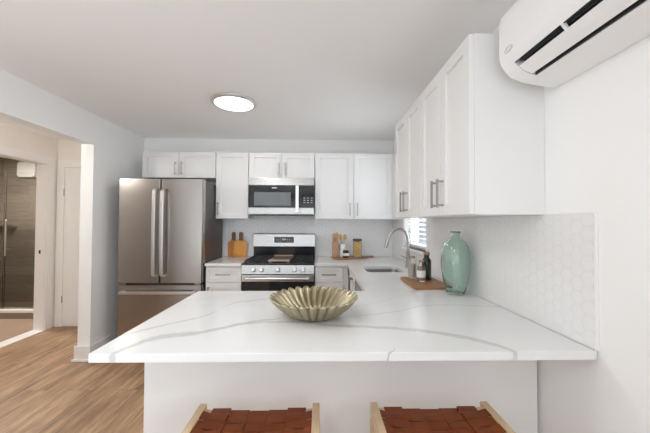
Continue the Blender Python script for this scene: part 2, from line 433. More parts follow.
def pull(kind, plane, uc, za, zb, horiz=False, off=0.032, r=0.0055):
    """bar pull with two posts; vertical from za to zb at uc, or horizontal (uc = (u0,u1), za = z)"""
    bm = NB(); m = FM(kind, plane, 0); t = NB()
    if horiz:
        a, b = uc; z = za
        box(t, a, b, -off-r, -off+r, z-r, z+r, 0.002)
        for u in (a+0.012, b-0.012): box(t, u-r*.9, u+r*.9, -off, 0.0, z-r*.9, z+r*.9)
    else:
        box(t, uc-r, uc+r, -off-r, -off+r, za, zb, 0.002)
        for z in (za+0.012, zb-0.012): box(t, uc-r*.9, uc+r*.9, -off, 0.0, z-r*.9, z+r*.9)
    return merge(bm, t, 0, m)

XW, YB, XL, ZC = 0.96, 3.79, -2.21, 2.404
CT = 0.914

# ------------------------------------------------------------------ the setting
b = NB(); box(b, -3.38, 1.10, -3.32, 3.92, -0.05, 0.0)
struct('floor', b, M['floor'], 'brown oak plank floor running through kitchen and hall', 'floor')
b = NB(); box(b, -5.4, 1.12, -3.32, 5.3, ZC, ZC+0.08)
struct('ceiling', b, M['ceiling'], 'flat pale grey painted ceiling above the kitchen', 'ceiling')
b = NB(); box(b, XL, 1.10, YB, YB+0.12, 0, ZC)
struct('wall_back', b, M['wall'], 'white back wall behind the range and upper cabinets', 'wall')
WY0, WY1, WZ0, WZ1 = 2.60, 3.25, 1.085, 2.02
b = NB()
box(b, XW, 1.10, -3.2, -2.4, 0, ZC); box(b, XW, 1.10, -0.8, WY0, 0, ZC); box(b, XW, 1.10, -2.4, -0.8, 0, 0.9); box(b, XW, 1.10, -2.4, -0.8, 2.15, ZC); box(b, XW, 1.10, WY1, YB, 0, ZC); box(b, XW, 1.10, WY0, WY1, 0, WZ0); box(b, XW, 1.10, WY0, WY1, WZ1, ZC)  # opening behind the camera is added to admit the side fill
struct('wall_right', b, M['wall'], 'white right wall holding the air conditioner and sink window', 'wall')
b = NB()
box(b, XL-0.12, XL, 2.95, YB+.12, 0, ZC); box(b, XL-0.12, XL, 1.35, 2.95, 2.105, ZC); box(b, XL-0.12, XL, -3.2, 1.35, 0, ZC)
struct('wall_left', b, M['wall'], 'white left wall with the wide opening to the hall', 'wall')
b = NB()
for x0, x1, z0, z1 in ((-3.5, -3.28, 0, ZC), (-2.45, -2.05, 0, ZC), (0.85, 1.10, 0, ZC), (-3.28, -2.45, 2.32, ZC), (-3.28, -2.45, 0, 0.08), (-2.05, 0.85, 2.32, ZC), (-2.05, 0.85, 0, 0.08)): box(b, x0, x1, -3.32, -3.2, z0, z1)  # wide openings are added to let the rear fill in
struct('wall_rear', b, M['wall'], 'white wall behind the camera with two wide openings added for light', 'wall')
XH = -3.38
b = NB()
box(b, XH-.12, XH, -3.2, 3.01, 0, ZC); box(b, XH-.12, XH, 3.01, 3.765, 2.07, ZC); box(b, XH-.12, XH, 3.765, 5.2, 0, ZC)
struct('wall_hall', b, M['hallwall'], 'cream hall wall with the bathroom doorway', 'wall')
b = NB(); box(b, XH, XL-0.12, 3.90, 4.02, 0, ZC)
struct('wall_hall_end', b, M['hallwall'], 'cream end wall of the hall around the white closet door', 'wall')
# bathroom shell
b = NB(); box(b, -5.3, XH, 2.1, 5.2, -0.05, 0.001)
struct('floor_bathroom', b, M['bath_floor'], 'tan plank tile floor of the bathroom', 'floor')
b = NB(); box(b, -5.3, XH-.12, 5.08, 5.2, 0, ZC)
struct('wall_shower_back', b, M['shower_tile'], 'grey brown plank tile wall at the back of the shower', 'wall')
b = NB(); box(b, -5.4, -5.28, 2.1, 5.2, 0, ZC)
struct('wall_shower_left', b, M['shower_tile_side'], 'grey brown plank tile wall on the left of the shower', 'wall')
b = NB(); box(b, -5.3, XH-.12, 2.0, 2.1, 0, ZC)
struct('wall_bathroom_near', b, M['hallwall'], 'cream bathroom wall out of view', 'wall')
# baseboards
def base_prof(bm, x0, x1, y0, y1, h=0.145): box(bm, x0, x1, y0, y1, 0.001, h, 0.004)
b = NB()
base_prof(b, XL-.14, XL+.016, 2.932, 2.95); base_prof(b, XL, XL+.016, 2.95, 3.78)
box(b, XL-.155, XL+.03, 2.918, 2.932, 0.001, 0.022, 0.004)
struct('baseboard_left', b, M['trim'], 'white baseboard wrapping the end of the left wall', 'baseboard')
b = NB(); base_prof(b, XL, XL+.016, -3.19, 1.35)
struct('baseboard_left_near', b, M['trim'], 'white baseboard along the near left wall', 'baseboard')
b = NB(); base_prof(b, XW-.016, XW, -3.19, 1.26)
struct('baseboard_right', b, M['trim'], 'white baseboard along the right wall', 'baseboard')
b = NB(); base_prof(b, XH, XH+.016, -3.19, 2.91)
struct('baseboard_hall', b, M['trim'], 'white baseboard along the hall wall', 'baseboard')
# bathroom doorway trim and threshold
b = NB()
box(b, XH-.122, XH+.002, 3.752, 3.7655, 0.001, 2.0555); box(b, XH-.122, XH+.002, 3.0095, 3.024, 0.001, 2.0555); box(b, XH-.122, XH+.002, 3.0095, 3.7655, 2.056, 2.0705)
box(b, XH+.0025, XH+.018, 3.757, 3.85, 0.001, 2.15, 0.004); box(b, XH+.0025, XH+.018, 2.92, 3.018, 0.001, 2.15, 0.004); box(b, XH+.0025, XH+.018, 3.0185, 3.7565, 2.062, 2.15, 0.004)
t1 = struct('trim_1', b, M['trim'], 'white casing around the bathroom doorway', 'door casing')
b = NB(); box(b, XH-.072, XH-.052, 3.7485, 3.7525, 0.945, 0.99, 0.001)
mk('strike_plate', b, M['black_plastic'], t1, 'small dark metal strike plate')
b = NB(); box(b, XH-.125, XH+.03, 3.02, 3.755, 0.0, 0.012, 0.004)
struct('trim_2', b, M['trim'], 'white threshold strip between plank floor and bathroom tile', 'threshold')
# closet door
b = NB()
box(b, -3.362, -3.272, 3.882, 3.8995, 0.001, 2.0445, 0.003); box(b, -2.50, -2.41, 3.882, 3.8995, 0.001, 2.0445, 0.003); box(b, -3.362, -2.41, 3.880, 3.8995, 2.045, 2.135, 0.003)
struct('trim_3', b, M['trim'], 'white casing around the closet door at the hall end', 'door casing')
b = NB(); box(b, -3.268, -2.504, 3.886, 3.90, 0.012, 2.035)
for (pz0, pz1) in ((0.22, 0.80), (0.98, 1.55), (1.68, 1.92)):
    for (px0, px1) in ((-3.17, -2.93), (-2.84, -2.60)):
        box(b, px0, px1, 3.880, 3.887, pz0, pz1, 0.003); box(b, px0+.03, px1-.03, 3.876, 3.884, pz0+.03, pz1-.03, 0.003)
d1 = struct('door_1', b, M['trim'], 'white panelled closet door at the end of the hall', 'door')
for z in (0.35, 1.72):
    b = NB(); cyl_axis(b, (-3.272, 3.879, z), 'z', 0.006, 0.09, 10); mk('hinge', b, M['nickel'], d1)
b = NB(); cyl_axis(b, (-2.57, 3.86, 0.96), 'y', 0.012, 0.05, 12); lathe(b, [(0.0, -0.03), (0.02, -0.025), (0.027, 0), (0.02, 0.02), (0, 0.024)], -2.57, 3.835, 0.96, 16)
mk('knob', b, M['nickel'], d1)
# sink window
b = NB()
box(b, 1.00, 1.06, WY0, WY0+.045, WZ0, WZ1, .003); box(b, 1.00, 1.06, WY1-.045, WY1, WZ0, WZ1, .003)
box(b, 1.00, 1.06, WY0+.045, WY1-.045, WZ0, WZ0+.045, .003); box(b, 1.00, 1.06, WY0+.045, WY1-.045, WZ1-.045, WZ1, .003); box(b, 1.01, 1.05, WY0+.045, WY1-.045, 1.535, 1.575, .003)
w1 = struct('window_1', b, M['trim'], 'white framed window above the sink', 'window')
b = NB(); box(b, 1.028, 1.032, WY0+.045, WY1-.045, WZ0+.045, WZ1-.045); mk('pane', b, M['pane'], w1)
b = NB(); box(b, XW-.028, 1.0, WY0-.05, WY1+.05, WZ0-.022, WZ0, .004); mk('window_sill', b, M['trim'], w1)
b = NB(); box(b, XW-.014, XW, WY0-.055, WY0, WZ0, WZ1+.055, .003); box(b, XW-.014, XW, WY1, WY1+.055, WZ0, WZ1+.055, .003); box(b, XW-.014, XW, WY0, WY1, WZ1, WZ1+.055, .003)
mk('window_casing', b, M['trim'], w1)
vb = thing('venetian_blind', (0.985, 2.925, WZ1), 'white slatted blind hanging in the window above the sink', 'blind')
b = NB(); box(b, .968, .998, WY0+.012, WY1-.012, WZ1-.045, WZ1-.003, .003); mk('headrail', b, M['white_plastic'], vb)
b = NB(); z = 1.155
while z < WZ1-.06:
    t = NB(); box(t, -.024, .024, WY0+.015, WY1-.015, -.0015, .0015)
    merge(b, t, 0, Matrix.Translation((.979, 0, z)) @ Matrix.Rotation(math.radians(24), 4, 'Y')); z += .044
mk('slats', b, M['white_plastic'], vb)
b = NB(); box(b, .966, .996, WY0+.015, WY1-.015, 1.108, 1.126, .003); mk('bottom_rail', b, M['white_plastic'], vb)
b = NB()
for y in (2.74, 3.11): tube(b, [(.979, y, 1.12), (.979, y, WZ1-.03)], .0015, 6)
mk('cords', b, M['white_plastic'], vb)

# ------------------------------------------------------------------ shower
b = NB(); box(b, -5.28, XH-.121, 4.20, 4.33, 0.001, 0.085, 0.003); box(b, -5.28, XH-.121, 4.19, 4.34, 0.085, 0.122, 0.004, 1)
solo('shower_curb', b, [M['bath_floor'], M['trim']], 'tiled shower curb with a white stone cap', 'shower curb')
sh = thing('shower_screen', (-4.35, 4.26, 0.122), 'frameless clear glass shower screen on the curb', 'shower screen')
b = NB(); box(b, -5.27, -4.405, 4.256, 4.264, 0.124, 2.03); mk('fixed_panel', b, M['shower_glass'], sh)
b = NB(); box(b, -4.385, -3.52, 4.256, 4.264, 0.132, 2.03); dr = mk('door', b, M['shower_glass'], sh)
b = NB(); box(b, -4.405, -4.385, 4.252, 4.268, 0.124, 2.03, .003); mk('seal_strip', b, M['clear_glass'], sh)
b = NB(); cyl_axis(b, (-4.33, 4.205, 1.115), 'z', 0.012, 0.50, 14, bev=.003)
for z in (0.95, 1.29): cyl_axis(b, (-4.33, 4.245, z), 'y', 0.008, 0.08, 12)
mk('handle', b, M['nickel'], dr, 'brushed metal vertical pull')
b = NB(); prism(b, rrect(-4.99, -4.70, 2.075, 2.33, .05), 'y', 5.0, 5.078, bev=.008)
solo('exhaust_cover', b, M['white_plastic'], 'white rounded wall box high on the shower tile', 'vent')
b = NB(); box(b, -5.28, -5.03, 4.95, 5.078, 1.24, 1.265, .004)
solo('corner_shelf', b, M['nickel'], 'small metal shelf on the tiled shower wall', 'shelf')

# ------------------------------------------------------------------ ceiling lamps
def ceiling_lamp(x, y, label, power, col=(0.965, 0.985, 1.0)):
    t = thing('ceiling_light', (x, y, ZC), label, 'ceiling light', 'round flush ceiling lights')
    b = NB(); lathe(b, [(0.150, -0.001), (0.190, -0.001), (0.193, -0.006), (0.191, -0.018), (0.181, -0.028), (0.170, -0.029), (0.165, -0.026), (0.150, -0.02)], x, y, ZC, 56, cap=False)
    mk('rim', b, M['nickel_pale'], t, 'brushed nickel ring')
    b = NB(); lathe(b, [(0.0, -0.040), (0.08, -0.039), (0.14, -0.034), (0.164, -0.027), (0.164, -0.008), (0.0, -0.008)], x, y, ZC, 56)
    mk('diffuser', b, M['diffuser'], t, 'glowing white diffuser')
    l = bpy.data.lights.new('lamp_light', 'AREA'); l.shape = 'DISK'; l.size = 0.30; l.energy = power; l.color = col
    lo = bpy.data.objects.new('lamp_light', l); COL.objects.link(lo); lo.parent = t; lo.location = (0, 0, -0.046)
    return t
ceiling_lamp(-0.745, 2.60, 'round flush ceiling light with nickel rim in front of the back cabinets', LAMP_POWER['kitchen'])
ceiling_lamp(-0.95, 0.84, 'round flush ceiling light over the peninsula, above the view', LAMP_POWER['peninsula'])
ceiling_lamp(-0.745, -0.55, 'round flush ceiling light of the living area behind the camera', LAMP_POWER['living'])
t = thing('fill_globe', (-2.85, 1.95, ZC), 'unseen white globe added to light the hall, above the view', 'fill light')  # unseen glowing globe, added to light the upper hall walls
b = NB(); lathe(b, [(0, -.001), (.06, -.001), (.06, -.02), (.01, -.03), (0, -.03)], -2.85, 1.95, ZC, 24); tube(b, [(-2.85, 1.95, ZC-.03), (-2.85, 1.95, 2.21)], .006, 8); mk('stem', b, M['nickel'], t)
M['globe'] = emis('globe_glow', (1.0, 0.94, 0.87), LAMP_POWER['hall'])
b = NB(); lathe(b, [(.1*math.sin(PI*i/16), -.1*math.cos(PI*i/16)) for i in range(17)], -2.85, 1.95, 2.11, 28); mk('globe', b, M['globe'], t)
ceiling_lamp(-4.4, 3.92, 'unseen round light added to brighten the bathroom, above the view', LAMP_POWER['bath'], (1.0, 0.93, 0.83))  # unseen fitting, added to brighten the shower tile

# ------------------------------------------------------------------ backsplash
b = NB(); box(b, -1.188, XW-.009, YB-.009, YB-.0005, CT+.001, 1.384)
solo('hex_tile_backsplash', b, M['hex_back'], 'white hexagon tile backsplash on the wall behind the range', 'backsplash')
hb = NB(); zt = 1.384
box(hb, XW-.008, XW-.0005, 1.006, WY0-.058, CT+.001, zt); box(hb, XW-.008, XW-.0005, WY1+.058, YB-.01, CT+.001, zt); box(hb, XW-.008, XW-.0005, WY0-.058, WY1+.058, CT+.001, WZ0-.024)
hs = solo('hex_tile_backsplash', hb, M['hex_right'], 'white hexagon tile backsplash on the right wall beside the green bottle', 'backsplash')
b = NB(); box(b, XW-.011, XW-.0005, 0.999, 1.006, CT+.001, zt+.006, .0015); box(b, XW-.011, XW-.0005, 1.006, 1.234, zt, zt+.006, .0015)
mk('edge_strip', b, M['trim'], hs, 'white metal edge strip')

# ------------------------------------------------------------------ upper cabinets
def upper(name, x0, x1, z0, z1, doors, label, handles, filler=None):
    t = thing(name, ((x0+x1)/2, 3.63, z0), label, 'cabinet')
    b = NB(); box(b, x0+.001, x1-.001, 3.484, YB-.0105 if z0 < 1.4 else YB-.001, z0, z1, .001)
    if filler: box(b, x1, filler, 3.470, 3.49, z0, z1)
    mk('body', b, M['cab'], t)
    for (a, c), hx in zip(doors, handles):
        d = mk('door', shaker('y', 3.463, a+.002, c-.002, z0+.002, z1-.002), M['cab'], t)
        hz = z0+.042 if z0 < 1.5 else z0+.034
        mk('handle', pull('y', 3.463, hx, hz, hz+.148), M['nickel'], d, 'brushed nickel bar pull')
    return t
ZU = 2.158
upper('wall_cabinet', -2.039, -1.199, 1.856, ZU, [(-2.039, -1.619), (-1.619, -1.199)], 'short white two-door wall cabinet above the refrigerator', [-1.655, -1.583])
upper('wall_cabinet', -1.193, -0.818, 1.385, ZU, [(-1.193, -0.818)], 'narrow tall white single-door wall cabinet between refrigerator and microwave', [-1.162])
upper('wall_cabinet', -0.814, -0.048, 1.856, ZU, [(-0.814, -0.431), (-0.431, -0.048)], 'short white two-door wall cabinet above the microwave', [-0.468, -0.394])
upper('wall_cabinet', -0.044, 0.87, 1.385, ZU, [(-0.044, 0.409), (0.409, 0.868)], 'tall white two-door wall cabinet right of the microwave', [0.363, 0.452], 0.951)
def upper_side(y0, y1, label, hy):
    t = thing('wall_cabinet', (0.8, (y0+y1)/2, 1.385), label, 'cabinet', 'wall cabinets on the right wall')
    b = NB(); box(b, 0.659, XW-.001, y0, y1, 1.385, ZU, .001); mk('body', b, M['cab'], t)
    ym = (y0+y1)/2
    for (a, c), hh in zip(((y0, ym), (ym, y1)), hy):
        d = mk('door', shaker('x', 0.638, a+.002, c-.002, 1.387, ZU-.002), M['cab'], t)
        mk('handle', pull('x', 0.638, hh, 1.427, 1.573), M['nickel'], d, 'brushed nickel bar pull')
upper_side(1.237, 1.8465, 'white two-door wall cabinet nearest the air conditioner', (1.505, 1.58))
upper_side(1.8485, 2.458, 'white two-door wall cabinet on the right wall nearest the sink window', (2.118, 2.19))

# ------------------------------------------------------------------ base cabinets
def base_back(x0, x1, label):
    t = thing('base_cabinet', ((x0+x1)/2, 3.47, 0), label, 'cabinet', 'base cabinets on the back wall')
    b = NB(); box(b, x0, x1, 3.172, YB-.001, 0.10, 0.882); box(b, x0, x1, 3.23, YB-.001, 0.001, 0.10)
    mk('body', b, M['cab'], t)
    f1 = x1 if x1 < 0 else 0.262
    d = mk('drawer', shaker('y', 3.152, x0+.003, f1-.003, 0.718, 0.872, rail=.036), M['cab'], t)
    xc = (x0+f1)/2
    mk('handle', pull('y', 3.152, (xc-.075, xc+.075), 0.798, 0, True), M['nickel'], d, 'brushed nickel bar pull')
    d = mk('door', shaker('y', 3.152, x0+.003, f1-.003, 0.112, 0.708), M['cab'], t)
    hx = x0+.035 if x1 < 0 else x0+.04
    mk('handle', pull('y', 3.152, hx, 0.52, 0.67), M['nickel'], d, 'brushed nickel bar pull')
base_back(-1.183, -0.808, 'white base cabinet between refrigerator and range')
base_back(-0.038, 0.318, 'white base cabinet right of the range')
t = thing('sink_cabinet', (0.65, 2.85, 0), 'white base cabinet under the sink beside the dishwasher', 'cabinet')
b = NB(); box(b, 0.342, XW-.001, 2.56, 3.15, 0.10, 0.70); box(b, 0.342, 0.36, 2.56, 3.15, 0.70, 0.882); box(b, 0.40, XW-.001, 2.56, 3.15, 0.001, 0.10)
box(b, 0.36, XW-.001, 3.15, YB-.001, 0.10, 0.882)
mk('body', b, M['cab'], t)
for a, c, h in ((2.562, 2.775, 2.745), (2.778, 3.10, 2.812)):
    d = mk('door', shaker('x', 0.322, a, c, 0.112, 0.872), M['cab'], t)
    mk('handle', pull('x', 0.322, h, 0.69, 0.835), M['nickel'], d, 'brushed nickel bar pull')
t = thing('dishwasher', (0.65, 2.25, 0), 'stainless and black dishwasher under the counter beside the sink cabinet', 'dishwasher')
b = NB(); box(b, 0.345, XW-.02, 1.96, 2.55, 0.02, 0.878); mk('body', b, M['black_plastic'], t)
b = NB(); box(b, 0.318, 0.343, 1.962, 2.548, 0.12, 0.78, .004); mk('door', b, M['black_plastic'], t)
b = NB(); box(b, 0.314, 0.343, 1.962, 2.548, 0.782, 0.876, .004); mk('control_strip', b, M['black_glass'], t)
b = NB(); cyl_axis(b, (0.29, 2.255, 0.74), 'y', .009, .5, 12); [cyl_axis(b, (0.304, y, 0.74), 'x', .006, .03, 10) for y in (2.03, 2.48)]
mk('handle', b, M['steel'], t, 'steel bar handle')
t = thing('peninsula_cabinet', (0.1, 1.57, 0), 'white peninsula base with a plain back panel behind the stools', 'cabinet')
b = NB(); box(b, -0.705, XW-.006, 1.289, 1.85, 0.10, 0.882); box(b, -0.66, XW-.006, 1.289, 1.80, 0.001, 0.10); mk('body', b, M['cab'], t)
b = NB(); box(b, -0.726, 0.943, 1.27, 1.288, 0.001, 0.882, .0015); mk('back_panel', b, M['cab'], t)
b = NB(); box(b, -0.726, -0.706, 1.289, 1.866, 0.001, 0.882, .0015); mk('end_panel', b, M['cab'], t)
for k in range(3):
    x0, x1 = -0.70+k*.335, -0.70+k*.335+.331
    bm = shaker('y', 0, x0, x1, 0.112, 0.872); bmesh.ops.transform(bm, matrix=Matrix(((1, 0, 0, 0), (0, -1, 0, 1.872), (0, 0, 1, 0), (0, 0, 0, 1))), verts=bm.verts[:])
    mk('door', bm, M['cab'], t)

# ------------------------------------------------------------------ countertops
def slab(outer, holes, z0, z1, bev=0.003):
    bm = NB(); es = []
    for loop in [outer]+holes:
        vs = [bm.verts.new((x, y, z0)) for x, y in loop]
        for i in range(len(vs)): es.append(bm.edges.new((vs[i], vs[(i+1) % len(vs)])))
    bmesh.ops.triangle_fill(bm, edges=es, use_beauty=True, use_dissolve=False)
    bmesh.ops.dissolve_limit(bm, angle_limit=0.01, verts=bm.verts[:], edges=bm.edges[:])
    r = bmesh.ops.extrude_face_region(bm, geom=bm.faces[:])
    bmesh.ops.translate(bm, verts=[v for v in r['geom'] if isinstance(v, bmesh.types.BMVert)], vec=(0, 0, z1-z0))
    bmesh.ops.recalc_face_normals(bm, faces=bm.faces[:])
    if bev:
        ed = [e for e in bm.edges if len(e.link_faces) == 2 and e.calc_face_angle(0) > 0.8]
        bmesh.ops.bevel(bm, geom=ed, offset=bev, segments=2, affect='EDGES', profile=0.6)
    return bm
SX0, SX1, SY0, SY1 = 0.432, 0.77, 2.60, 2.965
solo('countertop', slab([(-.041, 3.131), (.30, 3.131), (.30, 1.894), (-.755, 1.894), (-.755, 1.0), (.951, 1.0), (.951, 3.780), (-.041, 3.780)],
     [rrect(SX0, SX1, SY0, SY1, .05)], CT-.03, CT), M['quartz'], 'large white quartz countertop with grey veins covering peninsula and sink run', 'countertop')
solo('countertop', slab([(-1.187, 3.131), (-.806, 3.131), (-.806, 3.780), (-1.187, 3.780)], [], CT-.03, CT), M['quartz'],
     'small white quartz countertop between refrigerator and range', 'countertop')
# sink
t = thing('sink', (0.6, 2.78, 0.70), 'stainless undermount sink set into the white counter', 'sink')
b = NB()
lo = [rrect(SX0-.012, SX1+.012, SY0-.012, SY1+.012, .055), rrect(SX0-.004, SX1+.004, SY0-.004, SY1+.004, .05), rrect(SX0+.0, SX1-.0, SY0+.0, SY1-.0, .05), rrect(SX0+.012, SX1-.012, SY0+.012, SY1-.012, .05), rrect(SX0+.03, SX1-.03, SY0+.03, SY1-.03, .05)]
zs = [CT-.0305, CT-.0305, CT-.04, .74, .715]
rg = [[b.verts.new((x, y, z)) for x, y in l] for l, z in zip(lo, zs)]
for p, q in zip(rg, rg[1:]):
    for i in range(len(p)): b.faces.new((p[i], p[(i+1) % len(p)], q[(i+1) % len(p)], q[i]))
b.faces.new(rg[-1])
mk('basin', b, M['basin'], t)
b = NB(); lathe(b, [(0, 0.004), (.03, .004), (.045, .006), (.047, .001), (0, .001)], .6, 2.78, .715, 24); mk('drain', b, M['nickel'], t)
# faucet
t = thing('faucet', (0.863, 2.85, CT), 'brushed nickel gooseneck faucet behind the sink', 'faucet')
b = NB(); lathe(b, [(.0, .001), (.030, .001), (.030, .006), (.022, .012), (.0195, .05), (.0195, .15), (.014, .157), (0, .157)], .863, 2.85, CT, 24); mk('base', b, M['faucet'], t)
path = spline([(.863, 2.85, 1.06), (.863, 2.85, 1.12), (.862, 2.85, 1.18), (.850, 2.85, 1.235), (.818, 2.85, 1.278), (.772, 2.85, 1.291), (.725, 2.85, 1.272), (.692, 2.85, 1.235), (.676, 2.85, 1.20)], 6)
b = tube(NB(), path, .0125, 14); mk('neck', b, M['faucet'], t)
b = tube(NB(), [(.678, 2.85, 1.205), (.668, 2.85, 1.18), (.655, 2.85, 1.14), (.646, 2.85, 1.105)], [.0135, .016, .0165, .015], 14); mk('spray_head', b, M['faucet'], t)
b = NB(); tube(b, [(.863, 2.85, 1.01), (.835, 2.838, 1.012)], .010, 12); tube(b, spline([(.838, 2.84, 1.012), (.815, 2.83, 1.02), (.785, 2.82, 1.035)], 4), .006, 10); mk('lever', b, M['faucet'], t)

# ------------------------------------------------------------------ refrigerator
FX0, FX1, FY = -2.066, -1.198, 3.10
t = thing('refrigerator', (-1.632, 3.42, 0), 'stainless steel french-door refrigerator by the left wall', 'refrigerator')
b = NB(); box(b, FX0+.004, FX1-.004, FY+.075, 3.75, 0.04, 1.775, .003); box(b, FX0+.03, FX1-.03, FY+.06, FY+.09, 0.02, 0.10)
for x in (FX0+.08, FX1-.08):
    for y in (3.25, 3.68): cyl_axis(b, (x, y, .02), 'z', .02, .038, 10)
mk('body', b, M['fridge_side'], t, 'dark grey enamel case')
def door_outline(a, c):   # front skin bows out very slightly
    n = 14; out = [(c, FY+.07), (a, FY+.07), (a, FY+.014), (a+.004, FY+.008)]
    for i in range(n+1):
        u = i/n; out.append((a+.012+(c-a-.024)*u, FY+.002-.003*(1-(2*u-1)**2)))
    return out+[(c-.004, FY+.008), (c, FY+.014)]
for a, c in ((FX0, -1.640), (-1.634, FX1)):
    b = NB(); prism(b, door_outline(a, c), 'z', .718, 1.79); d = mk('door', b, M['steel_v'], t)
    hx = -1.674 if a == FX0 else -1.592
    b = NB(); pts = spline([(hx, FY-.004, 1.69), (hx, FY-.038, 1.675), (hx, FY-.052, 1.60), (hx, FY-.058, 1.24), (hx, FY-.052, .87), (hx, FY-.038, .80), (hx, FY-.004, .785)], 5)
    prev = None
    for q in pts:   # flattened bar
        ring = [b.verts.new(q+Vector((dx, dy, 0))) for dx, dy in rrect(-.0165, .0165, -.009, .009, .006, 3)]
        if prev:
            for i in range(len(ring)): b.faces.new((prev[i], prev[(i+1) % len(ring)], ring[(i+1) % len(ring)], ring[i]))
        else: b.faces.new(ring)
        prev = ring
    b.faces.new(prev)
    mk('handle', b, M['steel_bright'], d, 'bright curved steel handle')
b = NB(); prism(b, door_outline(FX0, FX1), 'z', .075, .694); d = mk('freezer_drawer', b, M['steel_v'], t)
b = NB(); box(b, FX0+.055, FX1-.055, FY-.062, FY-.040, .612, .642, .007)
for x in (FX0+.075, FX1-.075): box(b, x-.014, x+.014, FY-.045, FY+.001, .614, .640, .004)
mk('handle', b, M['steel_bright'], d, 'bright straight steel handle')
b = NB(); box(b, FX0+.01, FX1-.01, FY+.02, FY+.08, .694, .718); mk('seal', b, M['black_plastic'], t, 'black gap between doors and drawer')
for x in (FX0+.05, FX1-.05):
    b = NB(); box(b, x-.04, x+.04, FY+.05, FY+.13, 1.776, 1.80, .004); mk('hinge_cover', b, M['fridge_side'], t)
    b = NB(); box(b, x-.03, x+.03, FY-.001, FY+.05, .699, .713, .003); mk('hinge', b, M['nickel'], t, 'metal middle hinge')

# ------------------------------------------------------------------ range
RX0, RX1, RF = -0.803, -0.043, 3.112
rc = (RX0+RX1)/2
t = thing('gas_range', (rc, 3.43, 0), 'stainless and black freestanding gas range under the microwave', 'stove')
b = NB(); box(b, RX0+.003, RX1-.003, 3.15, 3.775, 0.03, .895)
for x in (RX0+.06, RX1-.06):
    for y in (3.2, 3.7): cyl_axis(b, (x, y, .016), 'z', .02, .03, 10)
mk('body', b, M['black_enamel'], t)
b = NB(); box(b, RX0, RX1, RF+.012, 3.735, .896, .917, .005); mk('cooktop', b, M['black_enamel'], t, 'glossy black cooktop')
b = NB(); prism(b, [(RF, .806), (RF+.04, .806), (RF+.04, .897), (RF+.014, .897)], 'x', RX0+.002, RX1-.002, bev=.002); cp_ = mk('control_panel', b, M['steel'], t, 'slanted stainless strip with five knobs')
for x in (-.677, -.594, -.424, -.248, -.160):
    b = NB(); mt = Matrix.Rotation(PI/2-.14, 4, 'X')
    lathe(b, [(0, .034), (.017, .034), (.021, .030), (.023, .008), (.027, .006), (.027, 0), (0, 0)], x, RF+.0065, .852, 24, mat=mt)
    mk('knob', b, M['steel_bright'], cp_, 'round metal control knob')
b = NB(); box(b, RX0+.004, RX1-.004, RF+.006, RF+.04, .172, .796, .004); d = mk('oven_door', b, M['black_glass'], t, 'black glass oven door')
b = NB(); box(b, RX0+.004, RX1-.004, RF, RF+.012, .728, .797, .003); mk('trim_band', b, M['steel'], d, 'stainless band along the top')
b = NB(); cyl_axis(b, (rc, RF-.045, .766), 'x', .013, .66, 16, bev=.004)
for x in (RX0+.075, RX1-.075): box(b, x-.012, x+.012, RF-.045, RF+.002, .757, .775, .003)
mk('handle', b, M['steel_bright'], d, 'bright steel bar')
b = NB(); box(b, RX0+.12, RX1-.12, RF+.002, RF+.008, .30, .62, .002); mk('window', b, M['display'], d)
b = NB(); box(b, RX0+.004, RX1-.004, RF+.004, RF+.04, .045, .166, .004); mk('storage_drawer', b, M['steel'], t)
b = NB(); prism(b, [(3.70, .917), (3.775, .917), (3.775, 1.05), (3.69, 1.05)], 'x', RX0+.002, RX1-.002); mk('lower_backguard', b, M['black_enamel'], t, 'glossy black strip behind the burners')
b = NB(); prism(b, [(3.672, 1.048), (3.776, 1.048), (3.776, 1.206), (3.70, 1.206), (3.686, 1.196)], 'x', RX0, RX1, bev=.004); bgd = mk('backguard', b, M['steel'], t, 'tall stainless panel at the back')
b = NB(); box(b, rc-.122, rc+.118, 3.671, 3.69, 1.094, 1.166, .003); ds = mk('display', b, M['display'], bgd, 'black touch display')
b = NB()
for i, x in enumerate((-.09, -.065, -.04, .04, .065, .09)):
    for z in (1.115, 1.137): box(b, rc+x-.007, rc+x+.007, 3.6695, 3.672, z-.003, z+.003)
box(b, rc-.022, rc+.022, 3.6695, 3.672, 1.125, 1.145)
mk('button_marks', b, M['mark'], ds)
def grate(x0, x1):
    b = NB(); z0, z1 = .930, .944; w = .006
    for x in (x0+w, (x0+x1)/2, x1-w): box(b, x-w, x+w, 3.175, 3.675, z0, z1, .002)
    for y in (3.181, 3.30, 3.425, 3.55, 3.669): box(b, x0, x1, y-w, y+w, z0, z1, .002)
    for x in (x0+w, x1-w):
        for y in (3.181, 3.669): box(b, x-w, x+w, y-w, y+w, .917, z0)
    mk('grate', b, M['cast_iron'], t, 'black cast iron grate')
grate(RX0+.02, RX0+.255); grate(RX1-.255, RX1-.02)
for x in (RX0+.138, RX1-.138):
    for y in (3.30, 3.55):
        b = NB(); lathe(b, [(0, .012), (.022, .012), (.03, .008), (.034, .006), (.045, .004), (.048, 0), (0, 0)], x, y, .917, 20); mk('burner', b, M['cast_iron'], t)
b = NB(); box(b, rc-.115, rc+.115, 3.19, 3.66, .925, .937, .003); box(b, rc-.115, rc+.115, 3.19, 3.20, .937, .947, .001); box(b, rc-.115, rc+.115, 3.65, 3.66, .937, .947, .001)
box(b, rc-.105, rc-.09, 3.2, 3.65, .917, .926); box(b, rc+.09, rc+.105, 3.2, 3.65, .917, .926)
mk('griddle', b, M['griddle'], t, 'bronze coloured centre griddle plate')

